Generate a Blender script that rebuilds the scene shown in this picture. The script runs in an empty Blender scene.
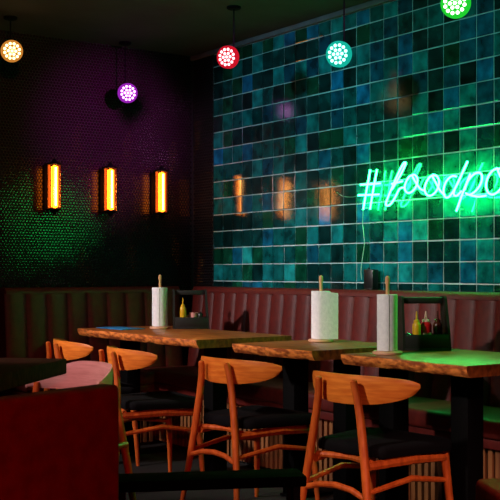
import bpy, bmesh, math, random
from mathutils import Vector, Matrix, Euler

rnd = random.Random(7)
scene = bpy.context.scene
COL = scene.collection

# ------------------------------------------------------------------ camera model
F_PX, H_CAM, HORIZON = 1058.0, 1.09, 272.0
ANG = math.atan(755.0 / F_PX)
CR = Vector((math.cos(ANG), -math.sin(ANG), 0))      # camera right
CF = Vector((math.sin(ANG), math.cos(ANG), 0))       # camera forward
CAM = Vector((0, 0, H_CAM))

def ray(px, py):
    return CF + CR * ((px - 250) / F_PX) + Vector((0, 0, 1)) * ((HORIZON - py) / F_PX)
def on_x(px, py, X):
    r = ray(px, py); return CAM + r * (X / r.x)
def on_z(px, py, z):
    r = ray(px, py); return CAM + r * ((z - H_CAM) / r.z)
def at_d(px, py, d):
    return CAM + ray(px, py) * d

WX = 3.92      # tiled wall
WY = 6.17      # penny mosaic wall
CEIL = 2.575

# ------------------------------------------------------------------ materials
def s2l(c):
    return tuple(((v / 255) / 12.92 if v / 255 <= 0.04045 else ((v / 255 + 0.055) / 1.055) ** 2.4) for v in c)

def new_mat(name):
    m = bpy.data.materials.new(name); m.use_nodes = True
    nt = m.node_tree; nt.nodes.clear()
    out = nt.nodes.new('ShaderNodeOutputMaterial')
    return m, nt, out

def pmat(name, rgb, rough=0.5, rgb2=None, scale=8.0, stretch=(1, 1, 1), bump=0.0, bscale=60, metal=0.0, spec=0.5, coat=0.0, detail=4, sheen=0.0, lo=.35, hi=.65):
    m, nt, out = new_mat(name)
    b = nt.nodes.new('ShaderNodeBsdfPrincipled')
    nt.links.new(b.outputs[0], out.inputs[0])
    b.inputs['Roughness'].default_value = rough
    b.inputs['Metallic'].default_value = metal
    b.inputs['Specular IOR Level'].default_value = spec
    b.inputs['Coat Weight'].default_value = coat
    b.inputs['Sheen Weight'].default_value = sheen
    c1 = (*s2l(rgb), 1); b.inputs['Base Color'].default_value = c1
    tc = nt.nodes.new('ShaderNodeTexCoord')
    if rgb2:
        mp = nt.nodes.new('ShaderNodeMapping'); mp.inputs['Scale'].default_value = stretch
        nt.links.new(tc.outputs['Object'], mp.inputs[0])
        n = nt.nodes.new('ShaderNodeTexNoise'); n.inputs['Scale'].default_value = scale; n.inputs['Detail'].default_value = detail
        nt.links.new(mp.outputs[0], n.inputs[0])
        r = nt.nodes.new('ShaderNodeValToRGB')
        r.color_ramp.elements[0].color = c1; r.color_ramp.elements[1].color = (*s2l(rgb2), 1)
        r.color_ramp.elements[0].position = lo; r.color_ramp.elements[1].position = hi
        nt.links.new(n.outputs[0], r.inputs[0]); nt.links.new(r.outputs[0], b.inputs['Base Color'])
    if bump:
        n2 = nt.nodes.new('ShaderNodeTexNoise'); n2.inputs['Scale'].default_value = bscale; n2.inputs['Detail'].default_value = 3
        nt.links.new(tc.outputs['Object'], n2.inputs[0])
        bp = nt.nodes.new('ShaderNodeBump'); bp.inputs['Strength'].default_value = bump; bp.inputs['Distance'].default_value = 0.01
        nt.links.new(n2.outputs[0], bp.inputs['Height']); nt.links.new(bp.outputs[0], b.inputs['Normal'])
    return m

def emat(name, rgb, strength):
    m, nt, out = new_mat(name)
    e = nt.nodes.new('ShaderNodeEmission'); e.inputs[0].default_value = (*rgb, 1); e.inputs[1].default_value = strength
    nt.links.new(e.outputs[0], out.inputs[0]); return m

def glass_mat(name, tint, gloss=0.12):
    m, nt, out = new_mat(name)
    t = nt.nodes.new('ShaderNodeBsdfTransparent'); t.inputs[0].default_value = (*tint, 1)
    g = nt.nodes.new('ShaderNodeBsdfGlossy'); g.inputs['Roughness'].default_value = 0.05
    lw = nt.nodes.new('ShaderNodeLayerWeight'); lw.inputs[0].default_value = 0.25
    mx = nt.nodes.new('ShaderNodeMixShader')
    mth = nt.nodes.new('ShaderNodeMath'); mth.operation = 'MULTIPLY_ADD'; mth.inputs[1].default_value = 0.5; mth.inputs[2].default_value = gloss * 0.3
    nt.links.new(lw.outputs['Fresnel'], mth.inputs[0]); nt.links.new(mth.outputs[0], mx.inputs[0])
    nt.links.new(t.outputs[0], mx.inputs[1]); nt.links.new(g.outputs[0], mx.inputs[2]); nt.links.new(mx.outputs[0], out.inputs[0])
    return m

def wall_tile_mat():
    m, nt, out = new_mat('glazed_tile')
    b = nt.nodes.new('ShaderNodeBsdfPrincipled'); nt.links.new(b.outputs[0], out.inputs[0])
    at = nt.nodes.new('ShaderNodeAttribute'); at.attribute_name = 'tile_colour'
    tc = nt.nodes.new('ShaderNodeTexCoord')
    n = nt.nodes.new('ShaderNodeTexNoise'); n.inputs['Scale'].default_value = 14; n.inputs['Detail'].default_value = 3
    nt.links.new(tc.outputs['Object'], n.inputs[0])
    mr = nt.nodes.new('ShaderNodeMapRange'); mr.inputs[1].default_value = .3; mr.inputs[2].default_value = .7; mr.inputs[3].default_value = .35; mr.inputs[4].default_value = 1.35
    nt.links.new(n.outputs[0], mr.inputs[0])
    mx = nt.nodes.new('ShaderNodeMixRGB'); mx.blend_type = 'MULTIPLY'; mx.inputs[0].default_value = 1
    nt.links.new(at.outputs[0], mx.inputs[1]); nt.links.new(mr.outputs[0], mx.inputs[2])
    nt.links.new(mx.outputs[0], b.inputs['Base Color'])
    b.inputs['Roughness'].default_value = 0.06
    b.inputs['Specular IOR Level'].default_value = 0.9
    n2 = nt.nodes.new('ShaderNodeTexNoise'); n2.inputs['Scale'].default_value = 170; n2.inputs['Detail'].default_value = 5
    nt.links.new(tc.outputs['Object'], n2.inputs[0])
    bp = nt.nodes.new('ShaderNodeBump'); bp.inputs['Strength'].default_value = 0.06; bp.inputs['Distance'].default_value = 0.004
    nt.links.new(n2.outputs[0], bp.inputs['Height']); nt.links.new(bp.outputs[0], b.inputs['Normal'])
    return m

M = {}
M['tile'] = wall_tile_mat()
M['grout'] = pmat('tile_grout', (205, 212, 212), .8, (180, 190, 190), 20)
M['penny'] = pmat('penny_tile', (27, 18, 19), .06, (21, 13, 14), 90, spec=.28)
M['penny_grout'] = pmat('penny_grout', (16, 13, 14), .9)
M['plaster'] = pmat('dark_plaster', (34, 26, 27), .85, (28, 22, 23), 6, bump=.1)
M['ceiling'] = pmat('ceiling_paint', (74, 58, 60), .8, (66, 50, 52), 5, bump=.1, bscale=40)
M['trim'] = pmat('trim_paint', (120, 105, 110), .6, (100, 90, 95), 12)
M['floor'] = pmat('dark_floor_boards', (15, 10, 9), .7, (10, 7, 6), 6, (1, 8, 1), bump=.1)
M['leather'] = pmat('oxblood_leather', (94, 26, 21), .48, (78, 20, 17), 30, bump=.12, bscale=160, spec=.35)
M['leather_red'] = pmat('red_leather', (110, 10, 10), .6, (92, 8, 8), 25, bump=.1, bscale=120, spec=.08)
M['slat'] = pmat('slat_oak', (150, 96, 52), .55, (110, 64, 34), 18, (1, 1, .15))
M['wood'] = pmat('chair_oak', (206, 100, 34), .42, (170, 72, 22), 9, (7, 7, 1.4), spec=.4)
M['wood_back'] = pmat('chair_back_veneer', (230, 130, 46), .40, (204, 102, 32), 8, (1.2, 1.2, 10), spec=.4)
M['wood_pale'] = pmat('pale_chair_veneer', (226, 172, 152), .45, (206, 150, 132), 8, (1.2, 1.2, 9), spec=.4)
M['slab'] = pmat('walnut_slab', (166, 92, 38), .36, (108, 54, 22), 7, (7, 1.1, 5), bump=.1, bscale=30, spec=.45)
M['bark'] = pmat('live_edge', (240, 138, 60), .6, (150, 70, 26), 26, (1.0, .8, 2.2), bump=.6, bscale=70, lo=.4, hi=.62)
M['dark_wood'] = pmat('dark_stained_wood', (64, 38, 27), .8, (40, 24, 17), 8, (1.5, 10, 4), spec=.03)
M['black_steel'] = pmat('black_steel', (5, 4.6, 5), .7, spec=.06)
M['matte_black'] = pmat('matte_black', (3, 3, 3), .9, spec=.02)
M['black_fabric'] = pmat('black_seat_fabric', (9, 8, 10), .9, (6, 6, 7), 120, bump=.15, bscale=200, spec=.12)
M['black_wood'] = pmat('black_stained_wood', (20, 17, 16), .6, (12, 10, 10), 12, (1, 1, 6))
M['black_plastic'] = pmat('black_plastic', (14, 15, 15), .4)
M['paper'] = pmat('kitchen_paper', (238, 236, 236), .9, (226, 224, 226), 60, bump=.25, bscale=110)
M['stick'] = pmat('beech_stick', (226, 168, 118), .5, (200, 140, 92), 14, (1, 1, .2))
M['stick_base'] = pmat('beech_base', (228, 176, 142), .5, (206, 150, 112), 10)
M['mustard'] = pmat('mustard_plastic', (214, 160, 18), .4)
M['ketchup'] = pmat('ketchup_plastic', (196, 18, 26), .35)
M['nozzle'] = pmat('pale_nozzle', (226, 190, 170), .4)
M['pink'] = pmat('pink_paper_cup', (214, 140, 136), .7)
M['brown_glass'] = pmat('brown_bottle', (70, 30, 18), .25)
M['chrome'] = pmat('chrome', (190, 190, 195), .2, metal=1)
M['blue'] = pmat('blue_card', (40, 130, 190), .5, (30, 110, 170), 10)
M['brass'] = pmat('brass_reflector', (190, 104, 36), .3, metal=1)
M['cord'] = pmat('clear_cord', (170, 200, 180), .4)

# ------------------------------------------------------------------ mesh helper
class MB:
    def __init__(s): s.v, s.f, s.mi = [], [], []
    def add(s, v, f, mi=0, mat=None):
        o = len(s.v)
        for p in v:
            p = Vector(p)
            s.v.append(tuple(mat @ p) if mat is not None else tuple(p))
        s.f += [tuple(i + o for i in q) for q in f]; s.mi += [mi] * len(f)
        return s
    def box(s, c, size, bev=0.0, seg=2, mat=None, mi=0):
        bm = bmesh.new(); bmesh.ops.create_cube(bm, size=1)
        bmesh.ops.scale(bm, vec=size, verts=bm.verts)
        if bev: bmesh.ops.bevel(bm, geom=bm.edges[:], offset=bev, segments=seg, affect='EDGES', profile=.5)
        bmesh.ops.translate(bm, vec=c, verts=bm.verts)
        bm.verts.index_update()
        s.add([v.co.copy() for v in bm.verts], [[v.index for v in f.verts] for f in bm.faces], mi, mat); bm.free(); return s
    def sweep(s, path, rad, n=10, closed=False, cap=True, mat=None, mi=0, flat=1.0):
        P = [Vector(p) for p in path]; N = len(P)
        R = list(rad) if hasattr(rad, '__len__') else [rad] * N
        vs, fs = [], []; up = None
        for i in range(N):
            if closed: t = P[(i + 1) % N] - P[i - 1]
            else: t = P[min(i + 1, N - 1)] - P[max(i - 1, 0)]
            t.normalize()
            if up is None:
                up = Vector((0, 0, 1)) if abs(t.z) < .9 else Vector((1, 0, 0))
            up = (up - t * up.dot(t)).normalized(); sd = t.cross(up)
            for k in range(n):
                a = 2 * math.pi * k / n
                vs.append(P[i] + (up * math.cos(a) + sd * math.sin(a) * flat) * R[i])
        for i in range(N if closed else N - 1):
            j = (i + 1) % N
            for k in range(n):
                l = (k + 1) % n
                fs.append((i * n + k, i * n + l, j * n + l, j * n + k))
        if cap and not closed:
            fs.append(tuple(range(n))[::-1]); fs.append(tuple((N - 1) * n + k for k in range(n)))
        s.add(vs, fs, mi, mat); return s
    def lathe(s, prof, n=24, c=(0, 0, 0), mat=None, mi=0):
        vs, fs = [], []
        for r, z in prof:
            for k in range(n):
                a = 2 * math.pi * k / n
                vs.append((c[0] + r * math.cos(a), c[1] + r * math.sin(a), c[2] + z))
        for i in range(len(prof) - 1):
            for k in range(n):
                l = (k + 1) % n
                fs.append((i * n + k, i * n + l, (i + 1) * n + l, (i + 1) * n + k))
        if prof[0][0] > 1e-6: fs.append(tuple(range(n))[::-1])
        if prof[-1][0] > 1e-6: fs.append(tuple((len(prof) - 1) * n + k for k in range(n)))
        s.add(vs, fs, mi, mat); return s
    def prism(s, poly, axis_vec, mat=None, mi=0):
        n = len(poly); a = Vector(axis_vec)
        vs = [Vector(p) for p in poly] + [Vector(p) + a for p in poly]
        fs = [tuple(range(n))[::-1], tuple(range(n, 2 * n))] + [(i, (i + 1) % n, n + (i + 1) % n, n + i) for i in range(n)]
        s.add(vs, fs, mi, mat); return s
    def build(s, name, mats, parent=None, smooth=35, loc=None):
        me = bpy.data.meshes.new(name); me.from_pydata(s.v, [], s.f); me.update()
        if not isinstance(mats, (list, tuple)): mats = [mats]
        for m in mats: me.materials.append(m)
        if len(mats) > 1: me.polygons.foreach_set('material_index', s.mi)
        bm = bmesh.new(); bm.from_mesh(me); bmesh.ops.recalc_face_normals(bm, faces=bm.faces); bm.to_mesh(me); bm.free()
        if smooth:
            me.polygons.foreach_set('use_smooth', [True] * len(me.polygons))
            me.set_sharp_from_angle(angle=math.radians(smooth))
        o = bpy.data.objects.new(name, me); COL.objects.link(o)
        if parent: o.parent = parent
        if loc: o.location = loc
        return o

def tag(o, label, cat, group=None):
    o['label'] = label; o['category'] = cat
    if group: o['group'] = group
    return o
def thing(name, label, cat, loc=(0, 0, 0), rz=0.0, group=None):
    o = bpy.data.objects.new(name, None); COL.objects.link(o)
    o.location = loc; o.rotation_euler = (0, 0, rz); o.empty_display_size = .1
    return tag(o, label, cat, group)
def struct(o, label=None, cat=None):
    o['kind'] = 'structure'
    if label: o['label'] = label
    if cat: o['category'] = cat
    return o
def copy_tree(o, parent=None):
    c = o.copy(); COL.objects.link(c); c.parent = parent
    for ch in [x for x in bpy.data.objects if x.parent == o]: copy_tree(ch, c)
    return c

# ------------------------------------------------------------------ room shell
X0, Y0 = -2.6, -2.2
struct(MB().box(((X0 + WX) / 2, (Y0 + WY) / 2, -.05), (WX - X0 + .3, WY - Y0 + .3, .1)).build('floor', M['floor']), 'dark timber floor of the bar', 'floor')
struct(MB().box(((X0 + WX) / 2, (Y0 + WY) / 2, CEIL + .05), (WX - X0 + .3, WY - Y0 + .3, .1)).build('ceiling', M['ceiling']), 'dark painted ceiling', 'ceiling')
struct(MB().box((X0 - .05, (Y0 + WY) / 2, CEIL / 2), (.1, WY - Y0 + .2, CEIL)).build('wall_left', M['plaster']), 'dark plaster wall on the left outside the view', 'wall')
struct(MB().box(((X0 + WX) / 2, Y0 - .05, CEIL / 2), (WX - X0, .1, CEIL)).build('wall_behind', M['plaster']), 'dark plaster wall behind the viewer', 'wall')

# glazed square tiles (one wall mesh: core, grout and tiles)
def tile_wall():
    mb = MB()
    mb.box((WX + .056, (Y0 + WY) / 2, CEIL / 2), (.1, WY - Y0, CEIL), mi=0)
    pal = [(8, 44, 44), (10, 60, 60), (12, 80, 80), (14, 98, 98), (20, 118, 122), (16, 96, 126), (18, 104, 148), (12, 72, 92), (10, 70, 50), (28, 140, 138)]
    wts = [13, 15, 15, 14, 9, 6, 4, 8, 11, 4]
    cols = []; base_f = len(mb.f)
    sy, sz, g = .1111, .110, .0026
    for i in range(0, 40):
        yc = 5.916 - sy * (i + .5)
        for k in range(-2, 15):
            z0 = 1.031 + sz * k; z1 = min(z0 + sz, CEIL - .03)
            if z1 - z0 < .02 or z0 < .75: continue
            zc = (z0 + z1) / 2; hz = (z1 - z0) / 2 - g; hy = sy / 2 - g
            jy, jz = rnd.uniform(-.0008, .0008), rnd.uniform(-.0008, .0008)
            ty, tz = rnd.gauss(0, .006), rnd.gauss(0, .006)
            c = s2l(rnd.choices(pal, wts)[0]); v = rnd.uniform(.75, 1.25); c = tuple(x * v for x in c)
            e = .0025; th = .0045
            pts = []
            for (a, b_, dx) in ((hy, hz, 0.0), (hy - .0005, hz - .0005, th - .002), (hy - e, hz - e, th)):
                for (sa, sb) in ((-1, -1), (1, -1), (1, 1), (-1, 1)):
                    yy, zz = sa * a, sb * b_
                    pts.append((WX + .0045 - dx - (yy * ty + zz * tz if dx > 0 else 0), yc + jy + yy, zc + jz + zz))
            fs = []
            for r in range(2):
                for q in range(4):
                    w = (q + 1) % 4; fs.append((r * 4 + q, r * 4 + w, r * 4 + 4 + w, r * 4 + 4 + q))
            fs.append((8, 9, 10, 11))
            mb.add(pts, fs, 1); cols += [c] * 9
    me_o = mb.build('wall_right', [M['grout'], M['tile']], smooth=25)
    me = me_o.data
    ca = me.color_attributes.new('tile_colour', 'FLOAT_COLOR', 'CORNER')
    for p in me.polygons:
        c = (.1, .1, .1) if p.index < base_f else cols[p.index - base_f]
        for li in p.loop_indices: ca.data[li].color = (*c, 1)
    return me_o
struct(tile_wall(), 'wall of glossy blue and green square tiles with pale grout', 'wall')

# penny mosaic wall
def penny_field(mb, x0, x1, z0, z1, tf):
    p = .0212; r = p * .46; n = 8; row = 0; z = z0
    while z < z1:
        x = x0 + (p / 2 if row % 2 else 0)
        while x < x1:
            tx, tz = rnd.gauss(0, .006), rnd.gauss(0, .006)
            vs = [tf(x, .0022, z)]
            for rr, dd in ((.60, .00209), (.84, .0019), (1.0, .0002)):
                for k in range(n):
                    a = 2 * math.pi * (k + .5) / n
                    du, dv = r * rr * math.cos(a), r * rr * math.sin(a)
                    vs.append(tf(x + du, dd + du * tx + dv * tz, z + dv))
            fs = [(0, 1 + k, 1 + (k + 1) % n) for k in range(n)]
            fs += [(q + k, q + 8 + k, q + 8 + (k + 1) % n, q + (k + 1) % n) for q in (1, 9) for k in range(n)]
            o = len(mb.v); mb.v += vs; mb.f += [tuple(i + o for i in q) for q in fs]; mb.mi += [1] * len(fs)
            x += p
        z += p * .866; row += 1
mb = MB()
mb.box(((X0 + WX) / 2, WY + .05, CEIL / 2), (WX - X0 + .2, .1, CEIL), mi=0)
penny_field(mb, .9, WX - .012, .80, CEIL, lambda x, d, z: (x, WY - d, z))
o = mb.build('wall_far', [M['penny_grout'], M['penny']], smooth=28)
struct(o, 'dark far wall covered in round penny mosaic tiles', 'wall')
mb = MB()
mb.box((WX + .003, (5.92 + WY) / 2, CEIL / 2), (.006, WY - 5.92, CEIL), mi=0)
penny_field(mb, 5.93, WY - .012, .80, CEIL, lambda x, d, z: (WX - d, x, z))
struct(mb.build('wall_corner', [M['penny_grout'], M['penny']], smooth=28), 'narrow strip of penny mosaic beside the corner', 'wall')
struct(MB().box((WX - .012, (Y0 + WY) / 2, CEIL - .016), (.024, WY - Y0, .03), .004).build('trim_1', M['trim']), 'slim grey trim along the top of the tiled wall', 'trim')

# ------------------------------------------------------------------ booth benches
def bench(name, u0, u1, pos, pitch, seat_u1, label, sd=.525):
    """pos(u, v, z) maps along-wall, out-from-wall, height."""
    root = thing(name, label, 'bench', pos((u0 + u1) / 2, .3, 0), 0, 'leather booth benches along the walls')
    inv = Vector(root.location)
    P = lambda u, v, z: Vector(pos(u, v, z)) - inv
    zs = [.44, .50, .60, .70, .80, .88, .93, .957]
    def back_v(z): return .178 - .050 * (z - .44) / .52
    us = []; n_p = max(1, round((u1 - u0) / pitch)); w = (u1 - u0) / n_p
    for i in range(n_p):
        for t in (-1, -.93, -.8, -.5, 0, .5, .8, .93):
            us.append((u0 + w * (i + .5 + t / 2), 1 - abs(t) ** 4))
    us.append((u1, 0))
    mb = MB(); vs, fs = [], []
    for (u, k) in us:
        for z in zs: vs.append(P(u, back_v(z) - .014 + .014 * k, z))
        vs.append(P(u, .03, .957)); vs.append(P(u, .03, .44))
    m = len(zs) + 2
    for i in range(len(us) - 1):
        for j in range(m):
            l = (j + 1) % m
            fs.append((i * m + j, i * m + l, (i + 1) * m + l, (i + 1) * m + j))
    fs.append(tuple(range(m))); fs.append(tuple((len(us) - 1) * m + j for j in range(m)))
    mb.add(vs, fs); mb.build('backrest', M['leather'], root, smooth=30)
    mb = MB()                                           # padded top roll
    N = 24
    prof = []
    for k in range(17):
        a = math.pi * k / 16
        prof.append((.078 + .052 * math.cos(a), .958 + .036 * min(1, 1.25 * math.sin(a))))
    vs, fs = [], []
    for u in (u0, u0 + .006, u1 - .006, u1):
        sc = 1 if u not in (u0, u1) else .8
        for (v, z) in prof: vs.append(P(u, .078 + (v - .078) * sc, .958 + (z - .958) * sc))
    m = len(prof)
    for i in range(3):
        for j in range(m):
            l = (j + 1) % m; fs.append((i * m + j, i * m + l, (i + 1) * m + l, (i + 1) * m + j))
    fs.append(tuple(range(m))); fs.append(tuple(3 * m + j for j in range(m)))
    mb.add(vs, fs); mb.build('top_roll', M['leather'], root, smooth=45)
    def slab(n, v0, v1, z0, z1, bev, mt):
        a, b = P(u0, v0, z0), P(seat_u1, v1, z1); c = (a + b) / 2; s = b - a
        return MB().box(c, (abs(s.x), abs(s.y), abs(s.z)), bev, 4).build(n, mt, root)
    slab('seat_cushion', .16, sd, .385, .470, .022, M['leather'])
    slab('seat_frame', .05, sd - .02, .342, .384, .004, M['leather'])
    mb = MB()
    a, b = P(u0, .05, .0), P(seat_u1, sd - .063, .341); c = (a + b) / 2; s = b - a
    mb.box(c, (abs(s.x), abs(s.y), abs(s.z)), mi=0)
    u = u0 + .02
    while u < seat_u1 - .01:
        p0 = P(u, sd - .063, .02); p1 = P(u + .024, sd - .041, .339); c = (p0 + p1) / 2; s = p1 - p0
        mb.box(c, (abs(s.x), abs(s.y), abs(s.z)), mi=1); u += .042
    mb.build('slatted_base', [M['black_wood'], M['slat']], root, smooth=0)
    return root
bench('booth_bench', 1.35, 5.985, lambda u, v, z: (WX - v, u, z), .125, 5.985, 'long channel-tufted brown leather bench under the tiled wall and neon sign')
bench('booth_bench', 2.50, 3.74, lambda u, v, z: (u, WY - v, z), .142, 3.385, 'shadowed channel-tufted leather bench under the three wall sconces', .41)

# ------------------------------------------------------------------ tables
def live_table(label, y0, y1, x0=2.86, x1=3.465, wave=.008, seed=1, posts_y=(), px=.24):
    rr = random.Random(seed)
    root = thing('dining_table', label, 'table', ((x0 + x1) / 2, (y0 + y1) / 2, 0), 0, 'live-edge slab tables along the booth')
    hx, hy = (x1 - x0) / 2, (y1 - y0) / 2; T = .75
    ph = [rr.uniform(0, 6.28) for _ in range(6)]
    def wob(y, q): return wave * (math.sin(y * 7 + ph[q]) + .6 * math.sin(y * 17 + ph[q + 1]) + .35 * math.sin(y * 41 + ph[q + 2]))
    n = int((y1 - y0) / .02); ys = [-hy + 2 * hy * i / n for i in range(n + 1)]
    layers = [(T - .044, .020), (T - .036, .011), (T - .024, .004), (T - .010, .000), (T - .002, .001), (T, .004)]
    L = len(layers)
    vs, fs, mi = [], [], []
    for y in ys:
        for (z, ins) in layers:
            j = wob(y, 0) + rr.uniform(-.0015, .0015) * (z < T - .005)
            vs.append((-hx + ins + j, y, z))
        for (z, ins) in reversed(layers):
            vs.append((hx - ins * .5 + wob(y, 3) * .5, y, z))
    m = 2 * L
    for i in range(len(ys) - 1):
        for j in range(m):
            l = (j + 1) % m
            fs.append((i * m + j, i * m + l, (i + 1) * m + l, (i + 1) * m + j))
            mi.append(1 if (j < 4 or L <= j < m - 1 and j > L) else 0)
    fs.append(tuple(range(m))[::-1]); fs.append(tuple((len(ys) - 1) * m + j for j in range(m))); mi += [0, 0]
    mb = MB(); mb.v = vs; mb.f = fs; mb.mi = mi
    mb.build('tabletop', [M['slab'], M['bark']], root, smooth=40)
    posts = [p - (y0 + y1) / 2 for p in posts_y]
    for py in posts:
        lg = MB().box((-hx + px, py, .357), (.09, .09, .690), .003).build('leg', M['black_steel'], root)
        MB().box((-hx + px + .09, py, .006), (.28, .12, .012), .002).build('foot_plate', M['black_steel'], lg)
        MB().box((-hx + .25, py, .703), (.36, .08, .006), .001).build('mounting_plate', M['black_steel'], lg)
    return root
live_table('long live-edge slab table farthest left, lit by the sconces, with blue card on it', 4.464, 5.80, seed=3, posts_y=(4.66, 5.58))
live_table('short live-edge slab table in the middle, carrying only a paper towel roll', 3.555, 4.147, seed=5, posts_y=(3.68, 4.06), px=.31)
live_table('short live-edge slab table at right, its top washed with green light', 2.655, 3.355, seed=8, wave=.005, posts_y=(2.88, 3.295))

# dark square table at left
c = on_z(67, 358.5, .75); dirS = (CR * -.175 + CF * -.985).normalized(); dirL = Vector((dirS.y, -dirS.x, 0))
if dirL.dot(CR) > 0: dirL = -dirL
ang = math.atan2(dirL.y, dirL.x)
ctr = c + dirS * .36 + dirL * .36
root = thing('square_table', 'dark-stained square table at the left edge of the picture', 'table', (ctr.x, ctr.y, 0), ang)
MB().box((0, 0, .72), (.72, .72, .06), .006).build('tabletop', M['dark_wood'], root)
MB().box((0, 0, .35), (.08, .08, .678), .004).build('leg', M['black_steel'], root)
MB().box((0, 0, .006), (.42, .42, .012), .003).build('foot_plate', M['black_steel'], root)

# ------------------------------------------------------------------ chairs
def backrest_mesh(half, wrap, hc, ht, thick, ztop, power, recline=.10, drop=0):
    th = 2 * math.atan(wrap / half); R = half / math.sin(th)
    NS, NZ = 36, 8
    def pt(s, t, off):
        a = th * s; x = R * (1 - math.cos(a)); y = R * math.sin(a)
        e = abs(s)
        h = ht + (hc - ht) * max(0, 1 - e ** power) ** .75
        tip = max(0, e - .84) / .16
        zt = ztop - .020 * e ** 3 - .007 * tip ** 2 - drop * (max(0, e - .35) / .65) ** 1.3
        zb = (ztop - .020 * e ** 3) - h + .006 * tip ** 2
        if drop: zb = ztop - hc + .012 * e ** 2
        z = zt + (zb - zt) * t
        x += recline * (ztop - z)
        nx, ny = math.cos(a), -math.sin(a)
        edge = min(1, 3.2 * min(t, 1 - t) + .35)
        return (x + nx * off * edge, y + ny * off * edge, z)
    vs, fs = [], []
    for side in (-1, 1):
        for i in range(NS + 1):
            for j in range(NZ + 1):
                vs.append(pt(-1 + 2 * i / NS, j / NZ, side * thick / 2))
    A = (NS + 1) * (NZ + 1)
    ix = lambda sd, i, j: sd * A + i * (NZ + 1) + j
    for i in range(NS):
        for j in range(NZ):
            for sd in (0, 1): fs.append((ix(sd, i, j), ix(sd, i + 1, j), ix(sd, i + 1, j + 1), ix(sd, i, j + 1)))
    for i in range(NS):
        for j in (0, NZ): fs.append((ix(0, i, j), ix(0, i + 1, j), ix(1, i + 1, j), ix(1, i, j)))
    for j in range(NZ):
        for i in (0, NS): fs.append((ix(0, i, j), ix(0, i, j + 1), ix(1, i, j + 1), ix(1, i, j)))
    return MB().add(vs, fs)

def seat_outline(w_f, w_b, xb, xf, n=10):
    pts = []
    def corner(cx, cy, r, a0, a1):
        for k in range(n + 1):
            a = math.radians(a0 + (a1 - a0) * k / n); pts.append((cx + r * math.cos(a), cy + r * math.sin(a)))
    corner(xf - .06, w_f - .06, .06, 0, 90); corner(xb + .05, w_b - .05, .05, 90, 180)
    corner(xb + .05, -w_b + .05, .05, 180, 270); corner(xf - .06, -w_f + .06, .06, 270, 360)
    return pts

def make_chair(label, group, mback, half=.27, wrap=.136, hc=.112, ht=.030, power=2.6, ztop=.708):
    root = thing('dining_chair', label, 'chair', (0, 0, 0), 0, group)
    XB = -.23
    # backrest in front of uprights
    bm_ = backrest_mesh(half, wrap, hc, ht, .014, ztop, power)
    bm_.v = [(x + XB + .010, y, z) for x, y, z in bm_.v]
    bk = bm_.build('backrest', mback, root, smooth=50)
    out = seat_outline(.225, .175, -.19, .205)
    prof = [(.985, .405), (1.0, .415), (1.0, .428), (.985, .440), (.93, .447), (.75, .450), (.4, .447)]
    vs, fs = [], []
    for (k, z) in prof:
        for (x, y) in out: vs.append((.01 + (x - .01) * k, y * k, z))
    n = len(out)
    for i in range(len(prof) - 1):
        for j in range(n):
            l = (j + 1) % n; fs.append((i * n + j, i * n + l, (i + 1) * n + l, (i + 1) * n + j))
    fs.append(tuple(range(n))); fs.append(tuple((len(prof) - 1) * n + j for j in range(n)))
    MB().add(vs, fs).build('seat', M['black_fabric'], root, smooth=50)
    # seat frame rails
    fr = MB()
    fr.sweep([(-.200, -.14, .388), (-.165, 0, .390), (-.200, .14, .388)], [.012, .013, .012], 8)
    fr.sweep([(.17, -.185, .385), (.18, 0, .39), (.17, .185, .385)], [.016, .019, .016], 8)
    for sg in (-1, 1): fr.sweep([(-.215, sg * .135, .375), (0, sg * .175, .385), (.165, sg * .19, .375)], [.017, .020, .016], 8)
    fr.build('seat_frame', M['wood'], root)
    for sg in (-1, 1):
        MB().sweep([(XB - .048, sg * .200, 0), (XB - .024, sg * .172, .20), (XB - .010, sg * .147, .36), (XB - .004, sg * .128, .47), (XB - .001, sg * .112, .56), (XB - .003, sg * .100, .625), (XB - .008, sg * .093, .665), (XB - .013, sg * .090, .688), (XB - .0135, sg * .090, .6935)],
                   [.0105, .0145, .0165, .0170, .0160, .0150, .0145, .0135, .006], 12).build('leg', M['wood'], root)
        MB().sweep([(.195, sg * .215, 0), (.185, sg * .20, .2), (.172, sg * .188, .36), (.168, sg * .186, .402)], [.010, .015, .017, .016], 12).build('leg', M['wood'], root)
    MB().sweep([(XB - .020, -.163, .262), (XB - .012, -.08, .285), (XB - .010, 0, .292), (XB - .012, .08, .285), (XB - .020, .163, .262)], [.011, .012, .0125, .012, .011], 10).build('stretcher', M['wood'], root)
    for sg in (-1, 1):
        MB().sweep([(XB - .01, sg * .158, .285), (-.02, sg * .18, .315), (.18, sg * .193, .285)], [.010, .012, .010], 8).build('stretcher', M['wood'], root)
    return root

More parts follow.
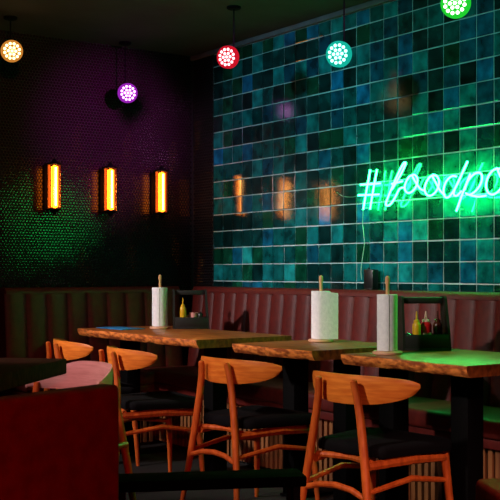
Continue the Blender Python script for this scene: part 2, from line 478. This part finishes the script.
GRP = 'oak half-moon-back chairs at the slab tables'
def place(o, px, py, yaw, z=.705):
    p = on_z(px, py, z); d = Vector((math.cos(yaw), math.sin(yaw), 0))
    q = p + d * .23
    o.location = (q.x, q.y, 0); o.rotation_euler = (0, 0, yaw)
proto = make_chair('oak chair in front of the green-lit right table, largest of the oak chairs', GRP, M['wood_back'])
place(proto, 338, 374.6, math.radians(6))
for (px, py, yw, lab) in ((216, 358.8, 5, 'oak chair with black seat in front of the middle short table'),
                          (109.5, 348, -8, 'oak chair second from left, at the right end of the long table'),
                          (54, 340.3, -11, 'oak chair farthest left and smallest, near the left end of the long table')):
    c = copy_tree(proto); c['label'] = lab; place(c, px, py, math.radians(yw))
def armchair():
    root = thing('armchair', 'pale wooden wrap-around armchair half hidden behind the dark square table', 'chair')
    XB = -.23
    b = backrest_mesh(.255, .21, .125, .05, .015, .715, 2.2, .06, .062)
    b.v = [(x + XB, y, z) for x, y, z in b.v]
    bk = b.build('backrest', M['wood_pale'], root, smooth=50)
    for yy in (-.235, .235):
        MB().sweep([(-.075, yy * .955, .655), (-.075, yy * 1.045, .655)], .010, 12).build('dowel_cap', M['wood_pale'], bk)
    out = seat_outline(.235, .19, -.20, .22)
    vs, fs = [], []; n = len(out); prof = [(.985, .400), (1, .412), (1, .428), (.96, .444), (.5, .450)]
    for (k, z) in prof:
        for (x, y) in out: vs.append((x * k, y * k, z))
    for i in range(len(prof) - 1):
        for j in range(n):
            l = (j + 1) % n; fs.append((i * n + j, i * n + l, (i + 1) * n + l, (i + 1) * n + j))
    fs.append(tuple(range(n))); fs.append(tuple((len(prof) - 1) * n + j for j in range(n)))
    MB().add(vs, fs).build('seat', M['black_fabric'], root, smooth=50)
    for sg in (-1, 1):
        MB().sweep([(.02, sg * .25, 0), (-.02, sg * .245, .3), (-.045, sg * .243, .5), (-.055, sg * .238, .625)], [.011, .016, .016, .013], 12).build('leg', M['wood'], root)
        MB().sweep([(-.30, sg * .17, 0), (-.26, sg * .15, .3), (-.235, sg * .12, .5), (-.222, sg * .10, .62)], [.011, .016, .016, .012], 12).build('leg', M['wood'], root)
        MB().sweep([(-.255, sg * .145, .388), (-.03, sg * .235, .388)], .014, 10).build('seat_rail', M['wood'], root)
    MB().sweep([(-.255, -.145, .375), (-.255, .145, .375)], .014, 10).build('seat_rail', M['wood'], root)
    return root
place(armchair(), 102, 362, math.radians(184), .715)

# dark red leather seat back in the left foreground
pr = on_z(121, 384.5, .85); pl = on_z(0, 400, .85); dv = (pl - pr).normalized(); ang = math.atan2(dv.y, dv.x)
root = thing('booth_sofa', 'dark red leather booth sofa seen from behind at bottom left', 'sofa', (pr.x, pr.y, 0), ang)
nrm = Vector((-dv.y, dv.x, 0)); sgn = 1 if nrm.dot(CF) > 0 else -1
W = .95
mb = MB()
mb.box((W / 2, sgn * .028, .50), (W, .056, .70), .012, 4)
mb.build('backrest', M['leather_red'], root, smooth=50)
MB().box((W / 2, sgn * .292, .40), (W, .46, .12), .03, 4).build('seat', M['leather_red'], root, smooth=50)
MB().box((W / 2, sgn * .33, .22), (W - .02, .48, .22), .004).build('base', M['black_wood'], root)
for fx in (.06, W - .06):
    for fy in (.13, .50): MB().box((fx, sgn * fy, .055), (.05, .05, .11), .004).build('foot', M['black_steel'], root)

# black low bench
a = on_z(112, 480, .45); b = on_z(305, 474, .45); dv = (b - a); L = dv.length; ang = math.atan2(dv.y, dv.x); mid = (a + b) / 2
root = thing('low_bench', 'low narrow black bench standing between the red booth sofa and the chairs', 'bench', (mid.x, mid.y, 0), ang)
MB().box((0, .04, .432), (L, .14, .034), .006).build('seat', M['matte_black'], root)
for sx in (-1, 1):
    for sy in (-.01, .09):
        MB().box((sx * (L / 2 - .03), sy, .2075), (.022, .022, .415), .002).build('leg', M['black_steel'], root)

# red leather pouf, bottom right
p = on_z(474, 477.5, .45)
ang = math.atan2(CR.y, CR.x) + .10
root = thing('pouf', 'oxblood red leather pouf at the bottom right corner', 'pouf', (p.x, p.y, 0), ang)
MB().box((.23, -.20, .24), (.46, .40, .42), .022, 4).build('body', M['leather_red'], root, smooth=50)
MB().box((.23, -.20, .015), (.38, .32, .03), .004).build('base', M['black_wood'], root)

# ------------------------------------------------------------------ table-top things
def paper_roll(label, x, y, flap=False, tilt=0, R=.043, flap_dir=None):
    root = thing('paper_towel_roll', label, 'paper towel roll', (x, y, .7505), 0, 'paper towel rolls on upright holders')
    hb = MB().lathe([(.056, 0), (.062, .002), (.062, .010), (.057, .0135), (.012, .0135), (.0075, .016)], 32).build('holder', M['stick_base'], root)
    MB().lathe([(.0075, .014), (.0075, .285), (.0105, .300), (.0095, .318), (.004, .324)], 14).build('stick', M['stick'], hb)
    mb = MB(); n = 96; pts = []
    turns = 1.15 if not flap else 1.0
    z0, z1 = .0145, .247
    mb.lathe([(.0190, z0), (R - .002, z0), (R, z0 + .002), (R, z1 - .002), (R - .002, z1), (.0190, z1), (.0190, z0)], 40)
    mb.build('paper', M['paper'], root, smooth=40)
    # loose outer sheet
    a0 = math.atan2(-CF.y, -CF.x) if flap_dir is None else flap_dir
    path = []
    for k in range(15):
        a = a0 - 1.6 + 1.6 * k / 14; path.append((math.cos(a) * (R + .0016), math.sin(a) * (R + .0016)))
    if flap:
        tx, ty = -math.sin(a0), math.cos(a0); e = path[-1]
        for k in range(1, 8):
            q = k / 7 * .080; path.append((e[0] + tx * q - math.cos(a0) * q * q * 1.6, e[1] + ty * q - math.sin(a0) * q * q * 1.6))
    vs, fs = [], []
    for i, (px, py) in enumerate(path):
        zz = z1 - (.010 * max(0, i - 14) / 7 if flap else 0); zl = z0 + .001
        nx, ny = px, py; l = math.hypot(nx, ny); nx, ny = nx / l * .0010, ny / l * .0010
        vs += [(px, py, zl), (px, py, zz), (px + nx, py + ny, zz), (px + nx, py + ny, zl)]
    for i in range(len(path) - 1):
        for j in range(4): fs.append((i * 4 + j, i * 4 + (j + 1) % 4, i * 4 + 4 + (j + 1) % 4, i * 4 + 4 + j))
    fs += [(0, 1, 2, 3), tuple(4 * (len(path) - 1) + j for j in range(4))]
    MB().add(vs, fs).build('loose_sheet', M['paper'], root, smooth=40)
    return root
p = on_z(160, 328.6, .75); paper_roll('paper towel roll on wooden holder standing on the long table at left', p.x, p.y, R=.045)
p = on_z(321, 341.8, .75); paper_roll('paper towel roll with a loose sheet hanging on the middle short table', p.x, p.y, True, R=.045)
p = on_z(387.5, 354.2, .75); ROLL3 = p; paper_roll('paper towel roll beside the black caddy on the green-lit table', p.x, p.y, R=.041)

p = on_z(119, 328.0, .75)
o = MB().box((0, 0, .0035), (.16, .30, .005), .001).build('menu_card', M['blue']); o.location = (min(p.x, 3.05), 5.61, .7501); o.rotation_euler = (0, 0, .05)
tag(o, 'flat blue card lying on the far end of the long table', 'menu')

def caddy(label, x, y, ang, L=.215, D=.105, Hh=.235):
    root = thing('condiment_caddy', label, 'caddy', (x, y, .7505), ang, 'black wooden condiment caddies')
    t = .010
    MB().box((0, 0, .005), (L - 2 * t, D, .010), .001).build('base', M['black_wood'], root)
    for sy in (-1, 1): MB().box((0, sy * (D / 2 - .004), .040), (L - 2 * t - .001, .008, .058), .001).build('side_panel', M['black_wood'], root)
    for sx in (-1, 1):
        x0 = sx * (L / 2 - t) if sx > 0 else sx * L / 2
        lean = -.016 if sx > 0 else -.002
        poly = [(-D / 2, 0), (D / 2, 0), (D / 2, .075), (.034, Hh - .010), (.026, Hh), (-.026, Hh), (-.034, Hh - .010), (-D / 2, .075)]
        bmv = MB().prism([(x0, a, b) for a, b in poly], (t, 0, 0))
        bmv.v = [(vx + lean * vz / Hh, vy, vz) for vx, vy, vz in bmv.v]
        bmv.build('end_panel', M['black_wood'], root, smooth=0)
    MB().box((-.0085, 0, Hh - .019), (L - 2 * t - .0185, .030, .028), .005).build('handle', M['black_wood'], root)
    return root
def local(root, lx, ly, lz=.0):
    a = root.rotation_euler[2]; l = root.location
    return (l[0] + lx * math.cos(a) - ly * math.sin(a), l[1] + lx * math.sin(a) + ly * math.cos(a), l[2] + lz)
def squeeze_bottle(label, loc, mat, h=.13, r=.024, group=None, nz=None):
    root = thing('sauce_bottle', label, 'bottle', loc, 0, group)
    MB().lathe([(r * .9, 0), (r, .004), (r, h * .62), (r * .94, h * .68), (r * .6, h * .74)], 20).build('body', mat, root, smooth=50)
    MB().lathe([(r * .66, h * .735), (r * .66, h * .79), (r * .28, h * .82), (r * .12, h * 1.05)], 16).build('nozzle', nz or mat, root, smooth=50)
    return root
def cup(label, loc, h=.055, r=.024):
    o = MB().lathe([(r * .7, 0), (r, h), (r * .93, h), (r * .64, .004), (0.0001, .004)], 24).build('paper_cup', M['pink'], loc=loc)
    return tag(o, label, 'cup', 'pink cups in the caddies')
def shaker(label, loc, h=.075, r=.017, mat='brown_glass', cap='chrome'):
    root = thing('shaker', label, 'shaker', loc, 0, 'condiment shakers in the caddies')
    MB().lathe([(r * .9, 0), (r, .004), (r * .85, h * .72)], 18).build('body', M[mat], root, smooth=50)
    MB().lathe([(r * .9, h * .72), (r * .92, h * .9), (r * .5, h), (.0001, h)], 18).build('cap', M[cap], root, smooth=50)
    return root

angR = math.atan2(CR.y, CR.x)
p = on_z(424, 350.0, .75)
cd = caddy('black wooden condiment caddy on the green-lit right table', p.x, p.y, angR + .12)
squeeze_bottle('yellow mustard bottle in the right caddy', local(cd, -.040, -.024, .0115), M['mustard'], .150, .018)
squeeze_bottle('red ketchup bottle with pale nozzle in the right caddy', local(cd, .012, .012, .0115), M['ketchup'], .150, .026, None, M['nozzle'])
cup('pink paper cup in the right caddy in front of the ketchup', local(cd, .006, -.027, .0115), .065, .018)
shaker('brown shaker with chrome cap in the right caddy', local(cd, -.068, .018, .0115), .062)
squeeze_bottle('dark brown sauce bottle at the right end of the right caddy', local(cd, .062, .005, .0115), M['brown_glass'], .15, .020)
p = on_z(191, 328.6, .75)
cd = caddy('black wooden condiment caddy on the long table at left', p.x, p.y, angR + .12)
squeeze_bottle('yellow mustard bottle in the left caddy', local(cd, -.050, -.022, .0115), M['mustard'], .165, .020)
shaker('brown shaker with chrome cap in the left caddy', local(cd, -.022, .018, .0115), .075)
cup('pink paper cup in the left caddy', local(cd, .015, .0, .0115), .085, .026)
shaker('black capped shaker at the right end of the left caddy', local(cd, .055, -.01, .0115), .085, .018, 'black_plastic', 'black_plastic')

# ------------------------------------------------------------------ sconces
BULB = emat('sconce_filament', (1.0, .62, .24), 40)
BULB2 = emat('sconce_glow_tube', (1.0, .26, .014), 12.0)
SIDE1 = emat('sconce_side_glow', (1.0, .17, .02), 1.6)
SIDE2 = emat('sconce_dim_glow', (1.0, .11, .015), .55)
AMBER = glass_mat('amber_glass', (1.0, .86, .66))
def sconce(label, x, zc=1.621, h=.268):
    root = thing('wall_sconce', label, 'wall lamp', (x, WY - .006, zc), 0, 'tube sconces on the mosaic wall')
    yo = -.100
    MB().box((0, -.006, 0), (.055, .012, h + .02), .003).build('back_plate', M['black_steel'], root)
    for sg in (-1, 1):
        MB().box((0, -.053, sg * (h / 2 + .004)), (.020, .094, .014), .002).build('bracket', M['black_steel'], root)
        MB().lathe([(.030, 0), (.047, .002), (.047, .012), (.020, .018), (.012, .034), (.006, .040)][::1], 24, (0, yo, 0), Matrix.Translation((0, 0, sg * (h / 2))) @ Matrix.Scale(sg, 4, (0, 0, 1))).build('end_cap', M['black_steel'], root)
    MB().lathe([(.042, -h / 2), (.042, h / 2), (.0405, h / 2), (.0405, -h / 2), (.042, -h / 2)], 32, (0, yo, 0)).build('glass_tube', AMBER, root)
    b = MB().lathe([(.006, -h / 2 + .002), (.021, -h / 2 + .010), (.021, h / 2 - .010), (.006, h / 2 - .002)], 20, (.002, yo, 0)).build('bulb', BULB2, root)
    fl = MB()
    fl.sweep([(-.002, yo - .0245, -h / 2 + .016), (-.002, yo - .0245, h / 2 - .016)], .0046, 8)
    fl.build('filament', BULB, b)
    for xx, yy, mt in ((-.030, yo + .012, SIDE1), (.031, yo - .006, SIDE2)):
        MB().sweep([(xx, yy, -h / 2), (xx, yy, h / 2)], .0072, 10).build('glow_strip', mt, root)  # glowing strips imitate the lit reflector and glass edge
    for xx in (-.026,):
        MB().sweep([(xx, yo - .030 if xx < 0 else yo + .02, -h / 2), (xx, yo - .030 if xx < 0 else yo + .02, h / 2)], .0022, 8).build('guard_rod', M['black_steel'], root)
    return root
sconce('amber tube wall sconce farthest left above the end of the leather bench', 2.832)
sconce('amber tube wall sconce in the middle of the three', 3.224)
sconce('amber tube wall sconce nearest the corner and the tiled wall', 3.605)

# ------------------------------------------------------------------ neon sign
NEON = emat('green_neon', (.012, 1.0, .15), 68.0)
XS = WX - .055
def smooth_path(pts, n=8):
    P = [Vector(p) for p in pts]; out = []
    for i in range(len(P) - 1):
        p0 = P[max(i - 1, 0)]; p1 = P[i]; p2 = P[i + 1]; p3 = P[min(i + 2, len(P) - 1)]
        for k in range(n):
            t = k / n
            out.append(.5 * ((2 * p1) + (p2 - p0) * t + (2 * p0 - 5 * p1 + 4 * p2 - p3) * t * t + (3 * p1 - p0 - 3 * p2 + p3) * t ** 3))
    out.append(P[-1]); return out
letters = {
    'hash': [[(370.3, 169.8), (366.8, 189), (363.2, 209.5)], [(377.0, 169.5), (373.4, 189), (370.0, 209.3)],
             [(360.7, 184.8), (370, 184.2), (380.5, 183.4)], [(358.3, 195.2), (368, 194.9), (379, 194.4)]],
    'letter_f': [[(392, 189.5), (397, 181), (402, 172), (405.3, 164.5), (405.6, 162.8), (403.8, 163.2), (399.5, 171), (393.5, 184), (388.5, 196), (385.9, 203.3), (387.2, 205.6), (391, 203.6), (395.5, 196.5), (399.5, 189), (404, 187.5)],
                 [(391.5, 183.8), (397, 182.6), (402.5, 181.2)]],
    'letter_o': [[(413.5, 174.6), (409, 177), (405.6, 183), (404.8, 189), (407.5, 192.8), (412, 191.6), (416.3, 186), (417.5, 179), (415, 175), (412.3, 175.6), (415, 181), (420, 188.5), (425, 190.8)]],
    'letter_o_2': [[(433.6, 174.6), (429.3, 177.6), (425.6, 184), (424.8, 190.6), (427.6, 195.2), (432.5, 194.8), (437.5, 189), (439, 181), (436.2, 175.6), (432.8, 176.4), (436, 183), (440.5, 191), (445, 195)]],
    'letter_d': [[(456.5, 176.5), (452, 176.2), (447, 180.3), (444.0, 187), (443.8, 194), (446.3, 197.6), (450, 195.8), (455, 188.5), (459.5, 179.5), (464, 169), (467.6, 161.4)],
                 [(467.6, 161.4), (463.5, 170.5), (458.5, 181), (454.3, 190.5), (454, 194.8), (457, 195.5), (461.5, 191)]],
    'letter_p': [[(470.3, 173.8), (467, 182), (462, 195), (456.3, 211.2)],
                 [(464.5, 190), (468, 181), (473.5, 174.6), (479, 172.6), (482, 176), (480.8, 183.5), (476, 190.5), (470, 194.6), (465.8, 193.2), (470, 195), (478, 196.6), (486, 195.6)]],
    'letter_o_3': [[(497.5, 168.2), (492, 171.2), (487.6, 178), (486, 186), (488.4, 192.8), (493.5, 194.4), (500, 189.5), (504.5, 181), (504.6, 173), (500.8, 168.8), (498, 170.4), (502, 179), (508, 185)]],
}
root = thing('neon_sign', 'glowing green neon sign reading #foodpo on the tiled wall', 'neon sign', on_x(430, 188, XS))
org = Vector(root.location)
def W2(q, X=XS): return on_x(q[0], q[1], X) - org
part_name = {'letter_o_2': 'letter_o', 'letter_o_3': 'letter_o'}
for nm, strokes in letters.items():
    mb = MB()
    for st in strokes: mb.sweep(smooth_path([W2(q) for q in st]), .0046, 8)
    mb.build(part_name.get(nm, nm), NEON, root)
for q in ((363.3, 208), (370.2, 171), (398, 174), (446, 197), (457, 209), (432.5, 195)):
    a = W2(q); MB().sweep([a + Vector((.004, 0, 0)), (a.x + .0475, a.y, a.z)], .003, 8).build('mount_pin', M['cord'], root)
cpts = [(363.3, 209.5), (362.6, 222), (363.6, 233), (364.4, 244), (362.5, 258), (361.0, 270), (361.5, 278), (364.5, 279.5)]
cp = [W2(q, WX - .02) for q in cpts]; cp[0] = W2(cpts[0]); cp[-1].x -= .02
MB().sweep(smooth_path(cp), .0021, 6).build('power_cord', M['cord'], root)
wp = [W2((336.8, 192.3), WX - .008), W2((343, 196.2), WX - .012), W2((352, 197.0), WX - .02), W2((360, 195.2), XS)]
MB().sweep(smooth_path(wp), .0013, 6).build('tether_wire', M['cord'], root)
p = on_x(336.8, 192.3, WX)
o = MB().sweep([(WX + .001, p.y, p.z), (WX - .012, p.y, p.z)], [.006, .006], 12).sweep([(WX - .012, p.y, p.z), (WX - .015, p.y, p.z)], [.009, .007], 12).build('wall_hook', M['chrome'])
tag(o, 'small metal screw hook in the tiles left of the neon sign', 'hook')
p = on_x(370, 284, WX - .05)
root = thing('power_adapter', 'black power box on the bench top below the neon hash', 'power adapter', (WX - .042, p.y, .9945))
MB().box((0, 0, .058), (.045, .075, .104), .006).build('case', M['black_plastic'], root)
MB().box((.0, .0, .004), (.05, .06, .007), .001).build('foot', M['black_plastic'], root)
MB().sweep([(0, .02, .108), (0, .02, .118)], .006, 8).build('cable_gland', M['black_plastic'], root)

# ------------------------------------------------------------------ coloured spot lamps
def spot_lamp(label, px, py, X, rgb, dot, dotstr, lens_str, aim):
    c = on_x(px, py, X)
    root = thing('spot_lamp', label, 'ceiling lamp', (c.x, c.y, CEIL), 0, 'coloured LED spot lamps hanging from the ceiling')
    top = c - Vector(root.location)
    aim = Vector(aim).normalized()
    rot = aim.to_track_quat('Z', 'Y').to_matrix().to_4x4(); T = Matrix.Translation(top) @ rot
    lens = emat(root.name + '_lens', rgb, lens_str); led = emat(root.name + '_led', dot, dotstr)
    rim = emat(root.name + '_rim', rgb, lens_str * .45)
    MB().lathe([(.0605, -.0045), (.0605, -.028), (.056, -.040), (.040, -.075), (.030, -.095), (.0001, -.097)], 32, mat=T).build('housing', M['black_plastic'], root, smooth=40)
    MB().lathe([(.0545, .004), (.0605, .004), (.0625, -.001), (.0625, -.026), (.0612, -.027), (.0608, -.003), (.0545, -.001), (.0545, .004)], 32, mat=T).build('rim', rim, root, smooth=40)
    ln = MB().lathe([(.0001, .003), (.0545, .001), (.0545, -.0025), (.0001, -.0025)], 32, mat=T).build('lens', lens, root, smooth=40)
    pos = [(.0, 0)] + [(.021, i * 60) for i in range(6)] + [(.042, i * 30 + 15) for i in range(12)]
    proto_d = None
    for r, a in pos:
        a = math.radians(a); q = T @ Vector((r * math.cos(a), r * math.sin(a), .003))
        if proto_d is None:
            proto_d = MB().lathe([(.0085, 0), (.0078, .003), (.0001, .005)], 12, mat=rot).build('led', led, ln); d = proto_d
        else:
            d = proto_d.copy(); COL.objects.link(d); d.parent = ln
        d.location = q
    neck = T @ Vector((0, 0, -.090))
    MB().sweep([neck, (neck.x, neck.y, neck.z + .05), (neck.x, neck.y, -.012)], [.008, .004, .004], 10).build('stem', M['black_steel'], root)
    MB().lathe([(.035, -.014), (.040, -.010), (.040, -.0005), (.0001, -.0005)], 24, (neck.x, neck.y, 0)).build('canopy', M['black_steel'], root)
    return c, aim
def toward_cam(c_px, turn, tilt=0.0):
    a = -CF * math.cos(turn) + CR * math.sin(turn) ; a = a + Vector((0, 0, -.12 + tilt)); return a
LAMPS = [
    ('amber yellow glowing spot lamp at the far upper left', 12, 51, 2.417, (1.0, .36, .05), (1.0, .72, .30), 4.5, 1.3, .32, (1, .62, .25), .4),
    ('purple glowing spot lamp hanging before the mosaic wall', 128, 93, 3.29, (.52, .03, .78), (.95, .40, 1.0), 3.6, 1.3, .32, (.62, .10, 1), .7),
    ('red glowing spot lamp at the corner end of the tiled wall', 227, 57, 3.29, (.85, .010, .03), (1.0, .38, .42), 4., 1.5, -.42, (1, .03, .05), 1.2),
    ('teal glowing spot lamp in front of the tiled wall', 338, 54, 3.29, (.01, .62, .46), (.40, 1.0, .86), 3., 1.6, -.42, (.05, .9, 1.0), 3.0),
    ('green glowing spot lamp cut by the top edge, above the neon sign', 455, 3, 3.29, (.02, .80, .04), (.55, 1.0, .50), 4, 1.7, -.42, (.05, 1, .2), 1.5),
]
def light(kind, name, loc, rgb, power, **kw):
    l = bpy.data.lights.new(name, kind); l.color = rgb; l.energy = power
    for k, v in kw.items(): setattr(l, k, v)
    o = bpy.data.objects.new(name, l); COL.objects.link(o); o.location = loc; return o
def aimed(o, target):
    o.rotation_euler = (Vector(target) - Vector(o.location)).to_track_quat('-Z', 'Y').to_euler(); return o
for (lab, px, py, X, rgb, dot, ds, ls, turn, lrgb, pw) in LAMPS:
    c, aim = spot_lamp(lab, px, py, X, rgb, dot, ds, ls, toward_cam((px, py), turn))

# ------------------------------------------------------------------ unseen spots: inferred lamps out of view, plus added fills
R = math.radians
aimed(light('SPOT', 'unseen_spot', (.35, 5.3, 2.35), (1, .86, .84), 430, spot_size=R(46), spot_blend=.9, shadow_soft_size=.06), (2.9, 4.95, .92))
aimed(light('SPOT', 'unseen_spot', (.10, 3.1, 2.35), (1, .88, .80), 260, spot_size=R(46), spot_blend=.9, shadow_soft_size=.06), (2.95, 3.25, .92))
aimed(light('SPOT', 'pink_fill', (.2, 3.6, 2.4), (1, .60, .72), 170, spot_size=R(24), spot_blend=.8, shadow_soft_size=.06), (1.95, 4.05, .72))  # added to brighten the pale armchair
aimed(light('SPOT', 'green_fill', (3.80, 2.88, 1.50), (.02, 1, .08), 20, spot_size=R(100), spot_blend=.6, shadow_soft_size=.05), (3.40, 3.15, .75))  # added beside the neon to boost its green spill
aimed(light('SPOT', 'red_fill', (-.5, -.9, 1.5), (1, .055, .045), 160, spot_size=R(40), spot_blend=.8, shadow_soft_size=.06), (.7, 1.7, .45))  # unseen helper that reddens the foreground sofa back
aimed(light('SPOT', 'teal_fill', (1.1, 4.3, 2.50), (.20, .85, 1), 120, spot_size=R(44), spot_blend=.8, shadow_soft_size=.08), (3.92, 5.1, 1.80))  # added wash that lifts the far part of the tiled wall
aimed(light('SPOT', 'teal_fill', (1.0, 3.3, 2.50), (.12, .95, .80), 110, spot_size=R(44), spot_blend=.8, shadow_soft_size=.08), (3.92, 3.9, 1.80))  # added greener wash for the near part of the tiles
aimed(light('SPOT', 'purple_spot', (3.15, 3.0, 2.42), (.70, .05, .60), 900, spot_size=R(24), spot_blend=1, shadow_soft_size=.08), (3.28, 6.17, 2.0))

aimed(light('SPOT', 'warm_fill', (1.2, 2.4, 2.45), (1, .36, .12), 170, spot_size=R(38), spot_blend=1, shadow_soft_size=.08), (2.1, 6.17, 2.15))  # added to tint the left mosaic wall warm

aimed(light('SPOT', 'unseen_spot', (1.1, -.2, 2.4), (1, .50, .46), 420, spot_size=R(26), spot_blend=.8, shadow_soft_size=.06), (2.55, 2.1, .35))  # added fill that keeps the pouf red against the neon
aimed(light('SPOT', 'ceiling_fill', (.6, 2.6, 1.9), (1, .60, .58), 14, spot_size=R(120), spot_blend=1, shadow_soft_size=.1), (1.6, 4.4, 2.57))  # added to lift the dark ceiling; no fixture stands here

aimed(light('SPOT', 'pink_fill', (2.75, 3.9, 2.45), (.85, .20, .66), 70, spot_size=R(24), spot_blend=1, shadow_soft_size=.06), (3.90, 6.10, 1.85))  # added to give the corner mosaic strip its pink tone

w = bpy.data.worlds.new('bar'); scene.world = w; w.use_nodes = True
w.node_tree.nodes['Background'].inputs[0].default_value = (.01, .008, .01, 1)
w.node_tree.nodes['Background'].inputs[1].default_value = .2

# ------------------------------------------------------------------ camera
cam = bpy.data.cameras.new('camera'); co = bpy.data.objects.new('camera', cam); COL.objects.link(co)
co.location = CAM; co.rotation_euler = (math.pi / 2, 0, -ANG)
cam.sensor_fit = 'HORIZONTAL'; cam.sensor_width = 36; cam.lens = F_PX / 500 * 36; cam.shift_y = (HORIZON - 250) / 500
cam.clip_start = .05; cam.clip_end = 60
scene.camera = co
vs = scene.view_settings
vs.view_transform = 'Standard'; vs.look = 'None'; vs.gamma = 1; vs.exposure = 0; vs.use_curve_mapping = False
